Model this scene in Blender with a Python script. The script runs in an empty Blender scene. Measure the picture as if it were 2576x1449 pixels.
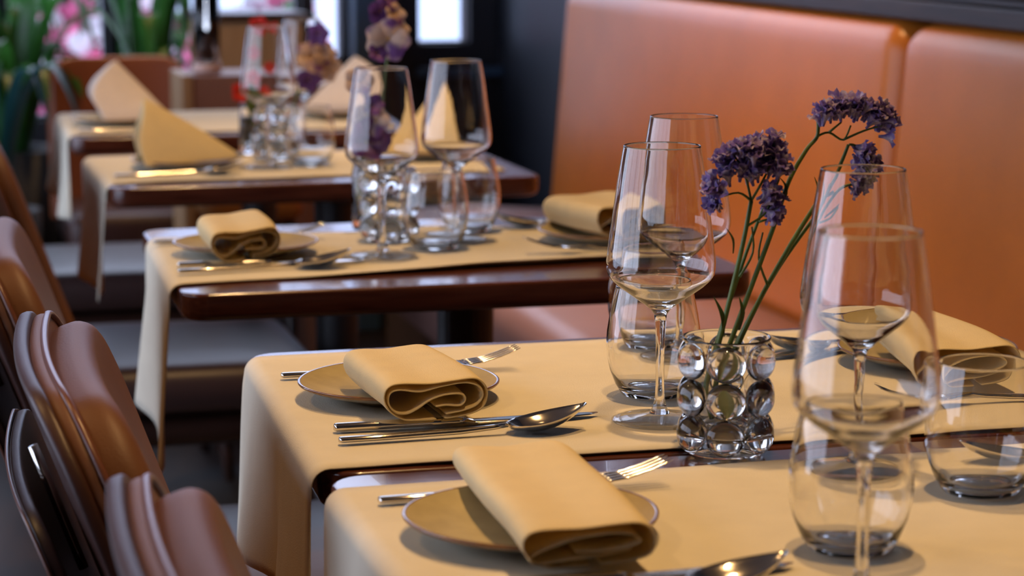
import bpy, bmesh, math, random
from mathutils import Vector, Matrix
random.seed(7)
sc = bpy.context.scene
COL = sc.collection
PI = math.pi
R = math.radians

# ------------------------------------------------------------------ camera, world, light, exposure
cam_d = bpy.data.cameras.new('camera')
cam = bpy.data.objects.new('camera', cam_d); COL.objects.link(cam)
cam.location = (0, 0, 1.166)
YAW, PITCH = R(14.629), R(9.076)
fwd = Vector((math.sin(YAW)*math.cos(PITCH), math.cos(YAW)*math.cos(PITCH), -math.sin(PITCH)))
cam.rotation_euler = fwd.to_track_quat('-Z', 'Y').to_euler()
cam_d.sensor_width = 36.0
cam_d.lens = 6000/2576*36.0
cam_d.clip_start = 0.05
cam_d.dof.use_dof = True
cam_d.dof.focus_distance = 1.98
cam_d.dof.aperture_fstop = 7.0
sc.camera = cam
sc.view_settings.view_transform = 'Standard'
sc.view_settings.look = 'None'
sc.view_settings.gamma = 1.0
sc.view_settings.use_curve_mapping = False
sc.view_settings.exposure = 0.0
sc.cycles.max_bounces = 14
sc.cycles.transmission_bounces = 14
sc.cycles.transparent_max_bounces = 32
sc.cycles.glossy_bounces = 5
sc.cycles.diffuse_bounces = 7
sc.cycles.caustics_reflective = False
sc.cycles.caustics_refractive = True
sc.cycles.sample_clamp_indirect = 6.0

world = bpy.data.worlds.new('world'); sc.world = world
world.use_nodes = True
bg = world.node_tree.nodes['Background']
bg.inputs['Color'].default_value = (0.70, 0.77, 1.0, 1)
bg.inputs['Strength'].default_value = 4.0

WARM = (1.0, 0.59, 0.24)
def spot(name, loc, target, power, size=100, blend=0.6, radius=0.035, color=WARM):
    d = bpy.data.lights.new(name, 'SPOT')
    d.energy = power; d.color = color; d.spot_size = R(size); d.spot_blend = blend; d.shadow_soft_size = radius
    d.cycles.is_caustics_light = True
    o = bpy.data.objects.new(name, d); COL.objects.link(o)
    o.location = loc
    o.rotation_euler = (Vector(target)-Vector(loc)).to_track_quat('-Z', 'Y').to_euler()
    return o
spot('ceiling_or_fill_spot', (0.62, 2.10, 2.72), (0.62, 1.88, 0.75), 76, 56, 0.75)
spot('ceiling_or_fill_spot', (0.55, 1.30, 2.72), (0.55, 1.25, 0.75), 60, 56, 0.75)
spot('ceiling_or_fill_spot', (0.62, 2.86, 2.72), (0.62, 2.82, 0.75), 92, 56, 0.75)
spot('ceiling_or_fill_spot', (0.66, 3.55, 2.72), (0.66, 3.85, 0.75), 100, 56, 0.75)
spot('ceiling_or_fill_spot', (0.62, 4.35, 2.72), (0.62, 4.65, 0.75), 44, 56, 0.75)
spot('ceiling_or_fill_spot', (1.05, 3.85, 2.72), (1.52, 4.05, 0.95), 105, 60, 0.95)
spot('ceiling_or_fill_spot', (0.86, 4.75, 2.72), (0.90, 5.95, 0.80), 50, 30, 0.6)  # added fill lamp that brightens the cabinet front, no known fixture
spot('ceiling_or_fill_spot', (0.55, 5.98, 2.72), (0.55, 6.00, 0.80), 75, 26, 0.6)
spot('ceiling_or_fill_spot', (-0.95, 2.90, 2.72), (0.25, 2.05, 0.62), 36, 64, 0.8)
def portal(name, loc, direction, sx, sy):
    d = bpy.data.lights.new(name, 'AREA'); d.shape = 'RECTANGLE'; d.size = sx; d.size_y = sy
    d.cycles.is_portal = True
    o = bpy.data.objects.new(name, d); COL.objects.link(o); o.location = loc
    o.rotation_euler = Vector(direction).to_track_quat('-Z', 'Z').to_euler()
portal('far_window_light', (0.76, 6.66, 1.6), (0, -1, 0), 2.2, 2.0)
portal('side_window_light', (-2.46, 3.35, 1.32), (1, 0, 0), 5.7, 2.4)

# ------------------------------------------------------------------ materials
def mat(name, color, rough=0.5, metal=0.0, spec=0.5, noise=0.0, nscale=40, bump=0.0, bscale=200, coat=0.0, sss=0.0, sheen=0.0, trans=0.0):
    m = bpy.data.materials.new(name); m.use_nodes = True
    nt = m.node_tree; b = nt.nodes['Principled BSDF']
    b.inputs['Base Color'].default_value = (*color, 1)
    b.inputs['Roughness'].default_value = rough
    b.inputs['Metallic'].default_value = metal
    b.inputs['Specular IOR Level'].default_value = spec
    b.inputs['Coat Weight'].default_value = coat
    b.inputs['Sheen Weight'].default_value = sheen
    b.inputs['Transmission Weight'].default_value = trans
    tc = nt.nodes.new('ShaderNodeTexCoord')
    if noise:
        n = nt.nodes.new('ShaderNodeTexNoise'); n.inputs['Scale'].default_value = nscale; n.inputs['Detail'].default_value = 5
        nt.links.new(tc.outputs['Object'], n.inputs['Vector'])
        mp = nt.nodes.new('ShaderNodeMapRange'); mp.inputs['From Min'].default_value = 0.3; mp.inputs['From Max'].default_value = 0.7
        mp.inputs['To Min'].default_value = 1-noise; mp.inputs['To Max'].default_value = 1+noise
        nt.links.new(n.outputs['Fac'], mp.inputs['Value'])
        mx = nt.nodes.new('ShaderNodeMix'); mx.data_type = 'RGBA'; mx.blend_type = 'MULTIPLY'; mx.inputs['Factor'].default_value = 1
        mx.inputs['A'].default_value = (*color, 1)
        nt.links.new(mp.outputs['Result'], mx.inputs['B'])
        nt.links.new(mx.outputs['Result'], b.inputs['Base Color'])
    if bump:
        n2 = nt.nodes.new('ShaderNodeTexNoise'); n2.inputs['Scale'].default_value = bscale; n2.inputs['Detail'].default_value = 4
        nt.links.new(tc.outputs['Object'], n2.inputs['Vector'])
        bp = nt.nodes.new('ShaderNodeBump'); bp.inputs['Strength'].default_value = bump; bp.inputs['Distance'].default_value = 0.002
        nt.links.new(n2.outputs['Fac'], bp.inputs['Height']); nt.links.new(bp.outputs['Normal'], b.inputs['Normal'])
    return m

def wood(name, c1, c2, rough=0.25, coat=0.3, scale=(2, 40, 40), bump=0.0):
    m = mat(name, c1, rough, coat=coat)
    nt = m.node_tree; b = nt.nodes['Principled BSDF']
    tc = nt.nodes.new('ShaderNodeTexCoord'); mp = nt.nodes.new('ShaderNodeMapping')
    mp.inputs['Scale'].default_value = scale
    n = nt.nodes.new('ShaderNodeTexNoise'); n.inputs['Scale'].default_value = 3; n.inputs['Detail'].default_value = 8; n.inputs['Distortion'].default_value = 0.6
    rp = nt.nodes.new('ShaderNodeValToRGB')
    rp.color_ramp.elements[0].position = 0.35; rp.color_ramp.elements[0].color = (*c1, 1)
    rp.color_ramp.elements[1].position = 0.7; rp.color_ramp.elements[1].color = (*c2, 1)
    nt.links.new(tc.outputs['Object'], mp.inputs['Vector']); nt.links.new(mp.outputs['Vector'], n.inputs['Vector'])
    nt.links.new(n.outputs['Fac'], rp.inputs['Fac']); nt.links.new(rp.outputs['Color'], b.inputs['Base Color'])
    if bump:
        bp = nt.nodes.new('ShaderNodeBump'); bp.inputs['Strength'].default_value = bump; bp.inputs['Distance'].default_value = 0.001
        nt.links.new(n.outputs['Fac'], bp.inputs['Height']); nt.links.new(bp.outputs['Normal'], b.inputs['Normal'])
    return m

def thin_glass(name, edge=(0.62, 0.60, 0.56), tint=(0.985, 0.985, 0.975), f0=0.035):
    # thin-walled glass: clear where the wall is seen face on, reflecting and slightly darker where it is seen along the wall
    m = bpy.data.materials.new(name); m.use_nodes = True
    nt = m.node_tree; nt.nodes.clear()
    out = nt.nodes.new('ShaderNodeOutputMaterial')
    tr = nt.nodes.new('ShaderNodeBsdfTransparent')
    gs = nt.nodes.new('ShaderNodeBsdfGlossy'); gs.inputs['Roughness'].default_value = 0.02
    lw = nt.nodes.new('ShaderNodeLayerWeight'); lw.inputs['Blend'].default_value = 0.5
    pw = nt.nodes.new('ShaderNodeMath'); pw.operation = 'POWER'; pw.inputs[1].default_value = 5.0
    pe = nt.nodes.new('ShaderNodeMath'); pe.operation = 'POWER'; pe.inputs[1].default_value = 7.0
    mr = nt.nodes.new('ShaderNodeMapRange'); mr.inputs['To Min'].default_value = f0; mr.inputs['To Max'].default_value = 0.85
    cm = nt.nodes.new('ShaderNodeMix'); cm.data_type = 'RGBA'; cm.inputs['A'].default_value = (*tint, 1); cm.inputs['B'].default_value = (*edge, 1)
    m1 = nt.nodes.new('ShaderNodeMixShader')
    L = nt.links.new
    L(lw.outputs['Facing'], pw.inputs[0]); L(pw.outputs[0], mr.inputs['Value']); L(lw.outputs['Facing'], pe.inputs[0])
    L(pe.outputs[0], cm.inputs['Factor']); L(cm.outputs['Result'], tr.inputs['Color'])
    L(mr.outputs['Result'], m1.inputs[0]); L(tr.outputs[0], m1.inputs[1]); L(gs.outputs[0], m1.inputs[2])
    L(m1.outputs[0], out.inputs['Surface'])
    return m
def solid_glass(name):
    m = bpy.data.materials.new(name); m.use_nodes = True
    nt = m.node_tree; nt.nodes.clear()
    out = nt.nodes.new('ShaderNodeOutputMaterial')
    gl = nt.nodes.new('ShaderNodeBsdfGlass'); gl.inputs['IOR'].default_value = 1.48; gl.inputs['Roughness'].default_value = 0.0
    gl.inputs['Color'].default_value = (0.995, 0.995, 0.99, 1)
    nt.links.new(gl.outputs[0], out.inputs['Surface'])
    return m

M = dict(
    cloth=mat('runner_cloth', (0.735, 0.685, 0.545), 0.85, spec=0.2, noise=0.03, nscale=30, bump=0.25, bscale=900),
    napkin=mat('napkin_cloth', (0.84, 0.70, 0.395), 0.9, spec=0.15, noise=0.03, nscale=40, bump=0.35, bscale=1100, sheen=0.1),
    napkin_white=mat('pale_napkin_cloth', (0.84, 0.76, 0.68), 0.9, spec=0.15, noise=0.03, nscale=40, bump=0.3, bscale=900),
    table=wood('mahogany_table_wood', (0.055, 0.014, 0.008), (0.115, 0.034, 0.018), 0.20, 0.3, (3, 45, 45), 0.06),
    black=mat('black_metal', (0.012, 0.012, 0.013), 0.5, 0.2),
    glass=solid_glass('drinking_glass'),
    clear=solid_glass('solid_clear_glass'),
    foot=thin_glass('thin_foot_glass', (0.7, 0.7, 0.68), (0.97, 0.97, 0.96), 0.05),
    pane=thin_glass('window_glass', (0.9, 0.93, 0.95), (0.97, 0.98, 0.99)),
    steel=mat('polished_steel', (0.72, 0.68, 0.62), 0.13, 1.0),
    glaze=mat('olive_glaze', (0.40, 0.33, 0.17), 0.62, spec=0.12, noise=0.10, nscale=45),
    under=mat('grey_glaze', (0.36, 0.34, 0.27), 0.3, noise=0.1, nscale=60, coat=0.2),
    rim=mat('brown_rim_glaze', (0.20, 0.10, 0.045), 0.2, coat=0.4, noise=0.2, nscale=90),
    tan=mat('tan_leather', (0.60, 0.172, 0.020), 0.31, spec=0.32, noise=0.06, nscale=9, bump=0.12, bscale=350),
    seat_l=mat('mauve_leather', (0.30, 0.16, 0.135), 0.42, spec=0.4, noise=0.06, nscale=9, bump=0.1, bscale=350),
    pad=mat('brown_leather', (0.150, 0.066, 0.036), 0.48, spec=0.25, noise=0.06, nscale=14, bump=0.12, bscale=450),
    shell=mat('dark_brown_leather', (0.045, 0.016, 0.011), 0.42, spec=0.4, noise=0.08, nscale=14, bump=0.08, bscale=450),
    pipe=mat('leather_piping', (0.14, 0.05, 0.028), 0.3, spec=0.5),
    seatd=mat('dark_seat_leather', (0.06, 0.035, 0.032), 0.38, spec=0.5, noise=0.05, nscale=14),
    dwood=wood('dark_stained_wood', (0.022, 0.010, 0.007), (0.05, 0.02, 0.012), 0.35, 0.2),
    rail=wood('dark_rail_wood', (0.022, 0.012, 0.009), (0.045, 0.024, 0.016), 0.5, 0.0, (40, 2, 40)),
    floor=wood('dark_floorboards', (0.020, 0.012, 0.010), (0.035, 0.02, 0.015), 0.45, 0.0, (30, 3, 30)),
    wallw=mat('warm_plaster', (0.35, 0.24, 0.17), 0.8, noise=0.05, nscale=5),
    walld=mat('dark_blue_panel', (0.018, 0.021, 0.030), 0.45, noise=0.1, nscale=5),
    ceil=mat('ceiling_paint', (0.20, 0.15, 0.12), 0.85, noise=0.04, nscale=4),
    frame=mat('black_window_frame', (0.015, 0.016, 0.02), 0.4),
    bluef=mat('blue_column_and_highlight', (0.05, 0.10, 0.18), 0.4, noise=0.05, nscale=6),
    stem=mat('green_stem', (0.075, 0.13, 0.022), 0.5, noise=0.15, nscale=120),
    leafd=mat('dark_green_leaf', (0.035, 0.075, 0.018), 0.5, noise=0.15, nscale=90),
    viol=mat('violet_papery_petal', (0.125, 0.075, 0.27), 0.7, noise=0.35, nscale=150),
    viol2=mat('pale_violet_petal', (0.25, 0.18, 0.36), 0.7, noise=0.35, nscale=150),
    cream=mat('cream_petal', (0.72, 0.56, 0.43), 0.6, noise=0.12, nscale=60),
    purple=mat('purple_petal', (0.19, 0.07, 0.25), 0.6, noise=0.25, nscale=70),
    yellow=mat('yellow_flower_heart', (0.55, 0.30, 0.03), 0.6),
    red=mat('red_petal', (0.62, 0.03, 0.02), 0.5, noise=0.2, nscale=60),
    plant=mat('plant_leaf', (0.035, 0.16, 0.03), 0.35, spec=0.6, noise=0.35, nscale=12),
    plant2=mat('blue_green_leaf', (0.04, 0.16, 0.17), 0.3, spec=0.7, noise=0.2, nscale=12),
    pot=mat('black_planter', (0.012, 0.012, 0.014), 0.5),
    bwood=wood('brown_cabinet_wood', (0.34, 0.19, 0.08), (0.42, 0.25, 0.12), 0.5, 0.0, (12, 12, 2)),
    bwood2=mat('red_brown_laminate', (0.25, 0.115, 0.075), 0.5, noise=0.08, nscale=8),
    orange=mat('orange_leather', (0.42, 0.16, 0.03), 0.42, noise=0.06, nscale=12),
    cognac=mat('cognac_leather', (0.22, 0.06, 0.02), 0.4, noise=0.06, nscale=12),
    ground=mat('pale_pavement', (0.62, 0.64, 0.68), 0.8, noise=0.06, nscale=3),
    hedge=mat('hedge_leaf', (0.035, 0.13, 0.025), 0.6, noise=0.3, nscale=10),
    pink=mat('pink_blossom', (0.85, 0.16, 0.36), 0.6, noise=0.15, nscale=12),
    white=mat('white_blossom', (0.85, 0.80, 0.86), 0.6),
    facade=mat('pale_facade', (0.60, 0.66, 0.78), 0.8, noise=0.05, nscale=2),
    pinkish=mat('pale_pink_ceramic', (0.70, 0.48, 0.42), 0.4),
    olive=mat('green_bottle_glass', (0.16, 0.15, 0.03), 0.15, spec=0.6),
)
def translucent(m, share):
    nt = m.node_tree; b = nt.nodes['Principled BSDF']; out = nt.nodes['Material Output']
    t = nt.nodes.new('ShaderNodeBsdfTranslucent'); mx = nt.nodes.new('ShaderNodeMixShader'); mx.inputs[0].default_value = share
    if b.inputs['Base Color'].links: nt.links.new(b.inputs['Base Color'].links[0].from_socket, t.inputs['Color'])
    else: t.inputs['Color'].default_value = b.inputs['Base Color'].default_value
    nt.links.new(b.outputs[0], mx.inputs[1]); nt.links.new(t.outputs[0], mx.inputs[2]); nt.links.new(mx.outputs[0], out.inputs['Surface'])
def mixp(a, b, name, scale=28, cut=0.43):
    # two petal colours blotched over one surface
    m = mat(name, a, 0.6)
    nt = m.node_tree; bs = nt.nodes['Principled BSDF']
    tc = nt.nodes.new('ShaderNodeTexCoord'); n = nt.nodes.new('ShaderNodeTexNoise'); n.inputs['Scale'].default_value = scale
    rp = nt.nodes.new('ShaderNodeValToRGB'); rp.color_ramp.elements[0].position = cut; rp.color_ramp.elements[1].position = cut+0.14
    rp.color_ramp.elements[0].color = (*a, 1); rp.color_ramp.elements[1].color = (*b, 1)
    nt.links.new(tc.outputs['Object'], n.inputs['Vector']); nt.links.new(n.outputs['Fac'], rp.inputs['Fac']); nt.links.new(rp.outputs['Color'], bs.inputs['Base Color'])
    return m
M['orchid'] = mixp((0.70, 0.52, 0.40), (0.17, 0.065, 0.25), 'cream_and_purple_petal', 34, 0.50)
M['stat'] = mixp((0.18, 0.12, 0.37), (0.52, 0.44, 0.56), 'mottled_violet_petal', 150)

for k_, f_ in (('napkin', .14), ('cloth', .06), ('napkin_white', .14), ('plant', .45), ('plant2', .3), ('stat', .35), ('orchid', .3), ('red', .3), ('purple', .25), ('cream', .3)): translucent(M[k_], f_)

# ------------------------------------------------------------------ mesh helpers
def bm_obj(name, bm, material, parent=None, smooth=True, loc=None):
    me = bpy.data.meshes.new(name)
    bmesh.ops.recalc_face_normals(bm, faces=bm.faces)
    bm.to_mesh(me); bm.free()
    o = bpy.data.objects.new(name, me); COL.objects.link(o)
    for mm in (material if isinstance(material, (list, tuple)) else [material]): me.materials.append(mm)
    if smooth:
        for p in me.polygons: p.use_smooth = True
    if parent: o.parent = parent
    if loc: o.location = loc
    return o
def tag(o, label, cat, group=None, kind=None):
    o['label'] = label; o['category'] = cat
    if group: o['group'] = group
    if kind: o['kind'] = kind
    return o
def thing(name, label, cat, loc=(0, 0, 0), rz=0, group=None):
    o = bpy.data.objects.new(name, None); COL.objects.link(o); o.empty_display_size = 0.05
    o.location = loc; o.rotation_euler = (0, 0, rz)
    return tag(o, label, cat, group)
def struct(name, bm, material, smooth=False):
    o = bm_obj(name, bm, material, smooth=smooth); o['kind'] = 'structure'; return o
def dup(root, label, loc=None, rz=None, group=None):
    r = root.copy(); COL.objects.link(r); r['label'] = label
    if loc is not None: r.location = loc
    if rz is not None: r.rotation_euler = (0, 0, rz)
    if group: r['group'] = group
    for ch in list(root.children):
        c = ch.copy(); COL.objects.link(c); c.parent = r
        for g in list(ch.children):
            d = g.copy(); COL.objects.link(d); d.parent = c
    return r
def box(bm, x0, x1, y0, y1, z0, z1, bevel=0.0, seg=2):
    g = bmesh.ops.create_cube(bm, size=1.0)
    vs = g['verts']
    for v in vs: v.co = Vector(((x0+x1)/2+v.co.x*(x1-x0), (y0+y1)/2+v.co.y*(y1-y0), (z0+z1)/2+v.co.z*(z1-z0)))
    if bevel:
        es = list({e for v in vs for e in v.link_edges})
        bmesh.ops.bevel(bm, geom=es, offset=bevel, segments=seg, profile=0.5, affect='EDGES')
def grid_faces(bm, rows, closed_u=False, closed_v=False, mi=0):
    n = len(rows); k = len(rows[0])
    for i in range(n if closed_v else n-1):
        a, b = rows[i], rows[(i+1) % n]
        for j in range(k if closed_u else k-1):
            try:
                f = bm.faces.new((a[j], a[(j+1) % k], b[(j+1) % k], b[j])); f.material_index = mi
            except ValueError: pass
def lathe(bm, prof, seg=48, mis=None, closed=False):
    # prof: list of (r, z); r == 0 gives a pole
    rows = []
    for r, z in prof:
        if r < 1e-6: rows.append([bm.verts.new((0, 0, z))])
        else: rows.append([bm.verts.new((r*math.cos(2*PI*i/seg), r*math.sin(2*PI*i/seg), z)) for i in range(seg)])
    idx = list(range(len(rows))); pairs = list(zip(idx[:-1], idx[1:]))
    if closed: pairs.append((idx[-1], 0))
    for q, (i, j) in enumerate(pairs):
        a, b = rows[i], rows[j]; mi = mis[q] if mis else 0
        for s in range(seg):
            t = (s+1) % seg
            if len(a) == 1 and len(b) == 1: continue
            if len(a) == 1: f = bm.faces.new((a[0], b[s], b[t]))
            elif len(b) == 1: f = bm.faces.new((a[s], a[t], b[0]))
            else: f = bm.faces.new((a[s], a[t], b[t], b[s]))
            f.material_index = mi
def catmull(pts, n=6):
    P = [Vector(p) for p in pts]
    if len(P) < 3: return [P[0].lerp(P[-1], i/n) for i in range(n+1)]
    out = []
    for i in range(len(P)-1):
        p0, p1, p2, p3 = P[max(i-1, 0)], P[i], P[i+1], P[min(i+2, len(P)-1)]
        for k in range(n):
            t = k/n
            out.append(0.5*((2*p1)+(p2-p0)*t+(2*p0-5*p1+4*p2-p3)*t*t+(3*p1-p0-3*p2+p3)*t**3))
    out.append(P[-1]); return out
def tube(bm, pts, radii, seg=8, n=6, smoothp=True):
    P = catmull(pts, n) if smoothp else [Vector(p) for p in pts]
    if not isinstance(radii, (list, tuple)): radii = [radii, radii]
    rows = []; up = Vector((0.13, 0.21, 1)).normalized()
    for i, p in enumerate(P):
        t = (P[min(i+1, len(P)-1)]-P[max(i-1, 0)]).normalized()
        s = t.cross(up)
        if s.length < 0.05: s = t.cross(Vector((1, 0, 0)))
        s.normalize(); u = s.cross(t)
        f = i/(len(P)-1)*(len(radii)-1); k = min(int(f), len(radii)-2); r = radii[k]+(radii[k+1]-radii[k])*(f-k)
        rows.append([bm.verts.new(p+s*(r*math.cos(2*PI*j/seg))+u*(r*math.sin(2*PI*j/seg))) for j in range(seg)])
    grid_faces(bm, rows, closed_u=True)
    bm.faces.new(list(reversed(rows[0]))); bm.faces.new(rows[-1])
def add_mod(o, kind, **kw):
    m = o.modifiers.new(kind.lower(), kind)
    for k, v in kw.items(): setattr(m, k, v)
    return m
def blade(bm, pts, widths, normal_hint=(0, 0, 1), n=5, cup=0.0):
    # a leaf: centre line with widths, a shallow fold along it
    P = catmull(pts, n); rows = []; h = Vector(normal_hint)
    for i, p in enumerate(P):
        t = (P[min(i+1, len(P)-1)]-P[max(i-1, 0)]).normalized(); s = t.cross(h)
        if s.length < 1e-3: s = t.cross(Vector((1, 0, 0)))
        s.normalize(); u = s.cross(t)
        f = i/(len(P)-1)*(len(widths)-1); k = min(int(f), len(widths)-2); w = widths[k]+(widths[k+1]-widths[k])*(f-k)
        rows.append([bm.verts.new(p-s*w+u*cup*w), bm.verts.new(p), bm.verts.new(p+s*w+u*cup*w)])
    grid_faces(bm, rows)

# ------------------------------------------------------------------ room
XW = 1.66           # wall behind the banquette
YF = 6.5            # far glazed wall
bm = bmesh.new(); box(bm, -2.6, 1.9, -1.6, 6.75, -0.06, 0); struct('floor', bm, M['floor'])
bm = bmesh.new(); box(bm, -2.6, 1.9, -1.6, 6.75, 2.8, 2.86); struct('ceiling', bm, M['ceil'])
bm = bmesh.new(); box(bm, XW, XW+0.1, -1.6, 6.75, 0, 2.8); struct('wall_right', bm, M['walld'])
bm = bmesh.new(); box(bm, -2.6, 1.9, -1.7, -1.6, 0, 2.8); struct('wall_near', bm, M['wallw'])
bm = bmesh.new()
box(bm, -2.56, -2.46, -1.6, 6.7, 0, 0.10); box(bm, -2.56, -2.46, -1.6, 6.7, 2.55, 2.8)
box(bm, -2.56, -2.46, -1.6, 0.5, 0.10, 2.55); box(bm, -2.56, -2.46, 6.2, 6.7, 0.10, 2.55)
struct('wall_left', bm, M['wallw'])
openings = [(-0.5, 0.26), (0.30, 0.575), (0.645, 1.10), (1.135, 1.22), (1.43, 1.575), (1.653, 1.685), (1.70, 1.80)]
bm = bmesh.new(); XL = -2.6
box(bm, XL, 1.9, YF, YF+0.12, 2.6, 2.8)
sill = [0.60, 0.60, 0.60, 0.75, 0.79, 0.80, 0.80]
prev = XL; LT = 1.0
for (a, b), s in zip(openings, sill):
    box(bm, prev, a, YF, YF+0.12, 0, LT); box(bm, a, b, YF, YF+0.12, 0, s); prev = b
box(bm, prev, 1.9, YF, YF+0.12, 0, LT); box(bm, XL, -0.30, YF, YF+0.12, LT, 2.6); box(bm, 1.82, 1.9, YF, YF+0.12, LT, 2.6)
struct('wall_far', bm, M['walld'])
openings.append((-0.30, 1.82)); sill.append(LT)
for i, ((a, b), s) in enumerate(zip(openings, sill)):
    bm = bmesh.new(); t = 0.006 if b-a < 0.2 else 0.012
    if s == LT: t = 0.03
    top = LT if s < LT else 2.6
    box(bm, a, a+t, YF+0.03, YF+0.08, s, top); box(bm, b-t, b, YF+0.03, YF+0.08, s, top)
    box(bm, a+t, b-t, YF+0.03, YF+0.08, s, s+t); box(bm, a+t, b-t, YF+0.03, YF+0.08, top-t, top)
    if s == LT:
        for x in (0.60,): box(bm, x-0.02, x+0.02, YF+0.03, YF+0.08, s+t, top-t)
    w = struct('window_%d' % (i+1), bm, M['frame'])
    bm = bmesh.new(); box(bm, a+t, b-t, YF+0.05, YF+0.056, s+t, top-t); bm_obj('pane', bm, M['pane'], w, smooth=False)
bm = bmesh.new()
for y in (0.5, 1.25, 2.0, 3.0, 4.06, 5.12, 6.16): box(bm, -2.53, -2.49, y, y+0.04, 0.10, 2.55)
box(bm, -2.53, -2.49, 0.54, 6.16, 0.10, 0.14); box(bm, -2.53, -2.49, 0.54, 6.16, 2.51, 2.55)
w = struct('window_9', bm, M['frame'])
bm = bmesh.new(); box(bm, -2.513, -2.507, 0.54, 6.16, 0.14, 2.51); bm_obj('pane', bm, M['pane'], w, smooth=False)
# blue column between the windows, and an added strip as painted blue highlight
bm = bmesh.new(); box(bm, 1.232, 1.30, YF-0.08, YF, 0, LT, 0.006); struct('trim_1', bm, M['bluef'])
bm = bmesh.new(); box(bm, 1.42, 1.66, YF-0.05, YF, 0.70, 0.725, 0.004); struct('trim_2', bm, M['bluef'])
# dark rail running over the banquette back: two steps with a groove
bm = bmesh.new()
box(bm, 1.545, XW, -1.6, 5.40, 0.992, 1.022, 0.003); box(bm, 1.556, XW, -1.6, 5.40, 1.024, 1.034, 0.001); box(bm, 1.550, XW, -1.6, 5.40, 1.036, 1.075, 0.004)
struct('trim_3', bm, M['rail'])
bm = bmesh.new(); box(bm, -2.46, XW, YF-0.015, YF, 0, 0.10); struct('baseboard_far', bm, M['frame'])

# ------------------------------------------------------------------ street outside the far windows
bm = bmesh.new(); box(bm, -9, -2.6, -1.6, 6.75, -0.12, -0.05); box(bm, -9, 8, 6.75, 17, -0.12, -0.05); struct('pavement', bm, M['ground'])
bm = bmesh.new(); box(bm, -9, 8, 16, 16.3, -0.05, 4.2); tag(struct('facade', bm, M['facade']), 'pale building front across the street', 'building')
def bush(loc, sx, sy, sz, mats, n, label, petal=0.05, seed=1):
    rnd = random.Random(seed)
    t = thing('flowering_shrub', label, 'shrub', loc, 0)
    for nm, mm, share, ps in mats:
        bm = bmesh.new()
        for _ in range(int(n*share)):
            th = rnd.uniform(0, 2*PI); ph = math.acos(rnd.uniform(-0.3, 1)); rr = rnd.uniform(0.72, 1.0)
            c = Vector((sx*rr*math.sin(ph)*math.cos(th), sy*rr*math.sin(ph)*math.sin(th), sz*(0.35+0.65*rr*math.cos(ph))))
            m4 = Matrix.Translation(c) @ Matrix.Rotation(rnd.uniform(0, 6), 4, 'X') @ Matrix.Rotation(rnd.uniform(0, 6), 4, 'Z')
            r = petal*ps*rnd.uniform(0.7, 1.3)
            vs = [bm.verts.new(m4 @ Vector((r*q*math.cos(a*PI/3), r*q*math.sin(a*PI/3), 0.25*r*(a % 2)))) for a, q in zip(range(6), (1, .8, 1, .8, 1, .8))]
            bm.faces.new(vs)
        bm_obj(nm, bm, mm, t)
    bm = bmesh.new(); lathe(bm, [(0, 0), (0.16, 0), (0.2, 0.3), (0, 0.3)], 20); bm_obj('planter', bm, M['pot'], t)
    return t
bush((0.78, 8.7, -0.05), 0.34, 0.3, 1.02, [('foliage', M['hedge'], 0.25, 1.2), ('blossom', M['pink'], 0.35, 1), ('blossom', M['white'], 0.5, 1.1)], 900, 'pink and white flowering shrub in front of the wooden cabinet pane', 0.045, 3)
bush((1.27, 8.0, -0.05), 0.17, 0.2, 1.06, [('foliage', M['hedge'], 0.1, 1), ('blossom', M['pink'], 0.3, 1), ('blossom', M['white'], 0.8, 1.2)], 600, 'white and pink blossoms outside, left of the blue column', 0.045, 4)
bush((0.46, 9.9, -0.05), 0.24, 0.3, 1.12, [('foliage', M['hedge'], 0.85, 1.7), ('blossom', M['pink'], 0.06, 1), ('blossom', M['white'], 0.16, 1)], 900, 'pink flowers outside behind the tall green plants', 0.045, 5)

# ------------------------------------------------------------------ banquette
bq = thing('banquette', 'long tan leather banquette with padded upright back along the right wall', 'bench', (1.28, 3.45, 0))
def local(root, o): o.location = Vector(o.location)-root.location
def bench_seat(y0, y1):
    prof = []
    x0, x1, z0, z1, r = 1.045, 1.50, 0.30, 0.47, 0.055
    for k in range(9):
        a = PI-k*PI/2/8; prof.append((x0+r+r*math.cos(a), z1-r+r*math.sin(a)))
    prof += [(1.2, z1+0.006), (1.36, z1+0.004), (x1, z1-0.006), (x1, z0), (x0, z0)]
    bm = bmesh.new()
    rows = [[bm.verts.new((x, y, z)) for x, z in prof] for y in [y0+(y1-y0)*i/8 for i in range(9)]]
    grid_faces(bm, rows, closed_u=True); bm.faces.new(rows[0]); bm.faces.new(rows[-1]); return bm
for y0, y1 in ((0.2, 1.62), (1.625, 3.468), (3.474, 5.385)):
    local(bq, bm_obj('seat_cushion', bench_seat(y0, y1), M['seat_l'], bq))
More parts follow.
